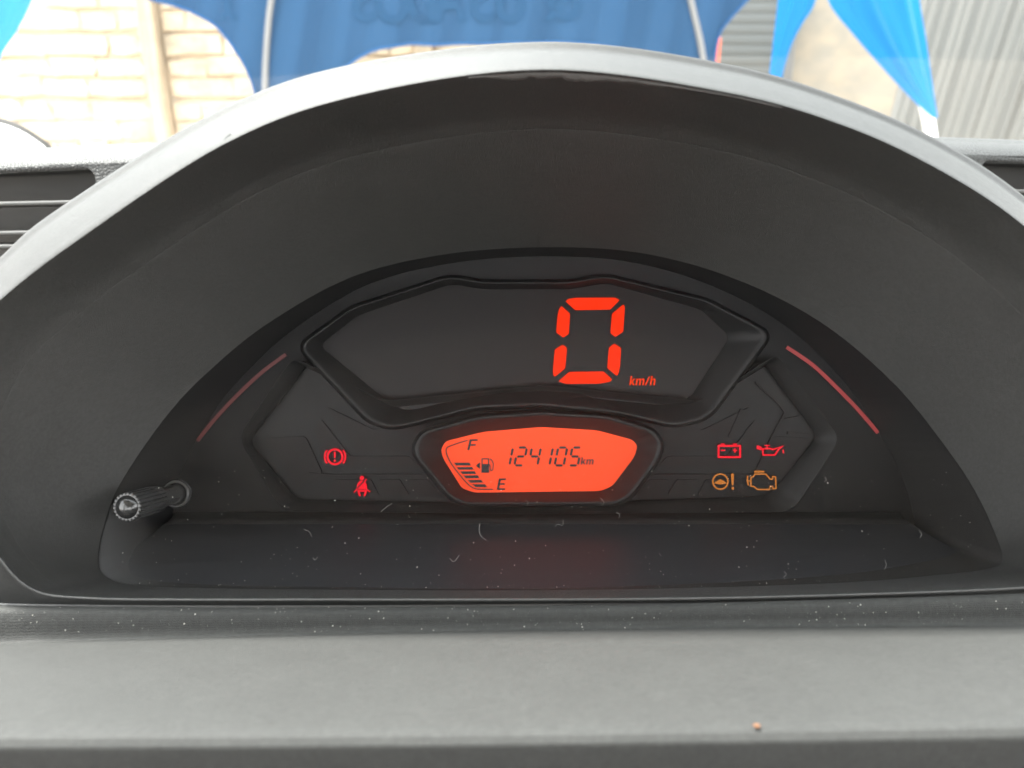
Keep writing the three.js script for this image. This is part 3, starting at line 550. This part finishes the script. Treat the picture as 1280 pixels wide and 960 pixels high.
  acc([[247, 551], [268, 525], [295, 496], [327, 466], [358, 443]], 'thin dull red accent line on the left', std([0.1, 0.016, 0.016], 0.5));
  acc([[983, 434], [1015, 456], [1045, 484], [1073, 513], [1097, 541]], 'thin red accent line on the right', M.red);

  // reset knob through the lens
  const a = at(221, 617, 0.2475), b = at(158, 634, 0.2185), dir = b.clone().sub(a), len = dir.length(), quat = new THREE.Quaternion().setFromUnitVectors(V(0, 1, 0), dir.clone().normalize());
  const put = g => g.applyQuaternion(quat).translate(a.x, a.y, a.z);
  const gear = new THREE.Shape(); const NT = 22;
  for (let i = 0; i <= NT * 4; i++) { const an = i / (NT * 4) * Math.PI * 2, r = (i % 4 < 2 ? 0.0039 : 0.00345); i ? gear.lineTo(r * Math.cos(an), r * Math.sin(an)) : gear.moveTo(r, 0); }
  const sl = new THREE.ExtrudeGeometry(gear, { depth: len * 0.52, bevelEnabled: true, bevelSize: 0.0003, bevelThickness: 0.0004, bevelSegments: 2 }); sl.rotateX(-Math.PI / 2).translate(0, len * 0.46, 0);
  const knob = part('reset_knob', put(sl), M.gloss, cluster, 'ribbed trip reset knob');
  const lathe = pts => put(new THREE.LatheGeometry(spline(pts, 6, false).map(p => new THREE.Vector2(Math.max(0, p[0]), p[1])), 40));
  part('cap', lathe([[0.0033, len * 0.975], [0.0034, len * 0.985], [0.0032, len * 1.005], [0.0024, len * 1.035], [0.0012, len * 1.052], [0, len * 1.056]]), std([0.015, 0.015, 0.015], 0.16), knob);
  part('shaft', lathe([[0.003, -0.002], [0.003, len * 0.2], [0.003, len * 0.46]]), M.gloss, knob);
  part('collar', lathe([[0.0031, -0.001], [0.0034, 0.0008], [0.0041, 0.0012], [0.0046, 0.0006], [0.0047, -0.001]]), M.gloss, knob);

  // light that the digits and the screen throw on their bezels
  const area = (px, py, w, h, d, c, i) => { const L = new THREE.RectAreaLight(lin(...c), i / EXPOSURE, w / FPX * d, h / FPX * d); L.position.copy(toWorld(at(px, py, d))); const to = toWorld(at(px, py, d).add(V(0, 0, 0.1))); L.lookAt(to); scene.add(L); return L; };
  area(738, 426, 80, 100, 0.2662, [1, 0.03, 0.005], 0.12);
  area(673, 576, 220, 72, 0.2652, [1, 0.1, 0.04], 0.25);
}

// ---------------------------------------------------------------- steering column cover in front of the cluster
{
  const t = carThing('steering_column_cover', 'grey moulded ledge running along the bottom below the instrument hood', 'column cover', at(640, 1000, 0.14));
  const xs = [-260, -100, 0, 160, 320, 480, 640, 800, 960, 1120, 1280, 1400, 1560];
  const curve = (l, m, r) => x => { const s = (x - 640) / 640; return m + (r - l) / 2 * s + ((l + r) / 2 - m) * s * s; };
  const row = (l, m, r, d, dx = 0) => { const f = curve(l, m, r); return spline(xs.map(x => [x, f(x)]), 6, false).map(([x, y]) => { const p = at(x, y, d); p.x = (x - 640) / FPX * 0.19 * (1 + dx); return p; }); };
  const rows = [row(790, 790, 780, 0.222), row(764, 764, 749, 0.214), row(757, 757, 741, 0.2075), row(758.5, 758.5, 743, 0.2045), row(764, 763, 749, 0.2025), row(776, 771, 761, 0.2018), row(796, 781, 774, 0.2015), row(804, 789, 783, 0.2), row(808, 793, 788, 0.194), row(832, 820, 811, 0.175), row(866, 858, 846, 0.1552), row(896, 892, 878, 0.1412), row(908, 904, 889, 0.1372), row(918, 914, 899, 0.1348), row(928, 924, 909, 0.1338), row(944, 940, 926, 0.1338), row(985, 980, 970, 0.138), row(1060, 1060, 1050, 0.15)];
  const shell = part('cover_shell', loft(smoothRows(rows, 6)), M.cover, t);
  part('cover_edge', tube(row(756.5, 756.5, 740.5, 0.2058), 0.0005, 160, 8), M.highlightBead, shell);
}

// ---------------------------------------------------------------- dust and lint
{
  const speck = new THREE.OctahedronGeometry(1, 0);
  const scatter = (name, label, count, pick) => {
    const im = new THREE.InstancedMesh(speck, M.dust, count), m = new THREE.Matrix4(), q = new THREE.Quaternion();
    for (let i = 0; i < count; i++) {
      const p = toWorld(pick()), r = 0.00004 + 0.00016 * Math.pow(rnd(), 5);
      q.setFromEuler(new THREE.Euler(rnd(0, 6), rnd(0, 6), rnd(0, 6))); m.compose(p, q, V(r * rnd(0.7, 1.6), r * 0.6, r)); im.setMatrixAt(i, m);
    }
    im.name = name; scene.add(im); tag(im, label, 'dust', null, 'stuff');
  };
  scatter(numbered('dust'), 'fine pale dust specks on the lower half of the clear lens', 1000, () => { const y = 735 - 150 * Math.pow(rnd(), 1.8), x = rnd(150, 1225); return at(x, y, lensDepth(y) - 0.0001); });
  scatter(numbered('dust'), 'pale dust grains on the ledge below the clear lens', 420, () => { const s = Math.pow(rnd(), 1.2), x = rnd(-20, 1290), y = lerp(759, 790, s) - 12 * Math.max(0, (x - 640) / 640); return at(x, y, lerp(0.203, 0.1985, s) - 0.0003); });
  const F = [[[600, 654], [599, 664], [602, 671], [608, 675]], [[562, 698], [567, 702], [574, 694]], [[380, 662], [386, 664], [390, 671]], [[657, 625], [660, 628], [659, 632]], [[704, 650], [703, 657], [697, 655], [694, 659]], [[750, 622], [755, 628], [752, 632]], [[770, 640], [775, 644], [773, 648]], [[391, 697], [394, 700], [397, 696]], [[1106, 700], [1108, 706], [1105, 712]], [[1149, 663], [1152, 668], [1150, 672]], [[980, 714], [983, 718], [979, 722]], [[1031, 596], [1033, 600], [1030, 602]], [[824, 691], [826, 695]], [[476, 640], [484, 633], [490, 629]]];
  const FL = ['long curved pale lint fibre left of and below the orange screen', 'check mark shaped lint fibre below the orange screen on the lens', 'small hooked lint fibre low on the lens below the seat belt lamp', 'tiny bent lint fibre just under the orange screen edge', 'folded zigzag lint fibre below the right half of the orange screen', 'short kinked lint fibre at the lower right edge of the orange screen', 'curled lint fibre just right of and below the orange screen', 'small open V lint fibre low on the lens left of centre', 'upright curved lint fibre low on the lens at far right', 'short curved lint fibre on the lens near the right end of the accent line', 'small bent lint fibre close to the lower right lens edge', 'tiny curved lint fibre right of the amber engine lamp', 'very short straight lint fibre low on the lens right of centre', 'slanted lint fibre just below the red seat belt lamp'];
  for (const [i, f] of F.entries()) {
    const pts = f.map(([x, y]) => toWorld(at(x, y, lensDepth(y) - 0.00025))), m = shade(new THREE.Mesh(tube(pts, 0.000042, 12, 5), M.lint));
    m.name = numbered('lint_fibre'); scene.add(m); tag(m, FL[i], 'lint', 'lint fibres on the instrument lens');
  }
  for (const [x, y, d, rr, l] of [[933, 899, 0.1384, 0.00062, 'larger orange brown crumb on the grey ledge at lower right'], [946, 907, 0.1345, 0.0005, 'smaller orange brown crumb nearest the front edge of the grey ledge']]) {
    const g = new THREE.IcosahedronGeometry(rr, 2), P = g.attributes.position; for (let i = 0; i < P.count; i++) { const k = 1 + 0.25 * (hash(Math.round(P.getX(i) * 1e6), Math.round(P.getY(i) * 1e6), 3) - 0.5); P.setXYZ(i, P.getX(i) * 1.2 * k, P.getY(i) * 0.5 * k, P.getZ(i) * k); }
    g.computeVertexNormals(); const m = shade(new THREE.Mesh(g, std([0.1, 0.045, 0.02], 0.9))); m.position.copy(toWorld(at(x, y, d))); m.name = numbered('crumb'); scene.add(m); tag(m, l, 'crumb', 'crumbs on the ledge');
  }
}
renderer.render(scene, camera);
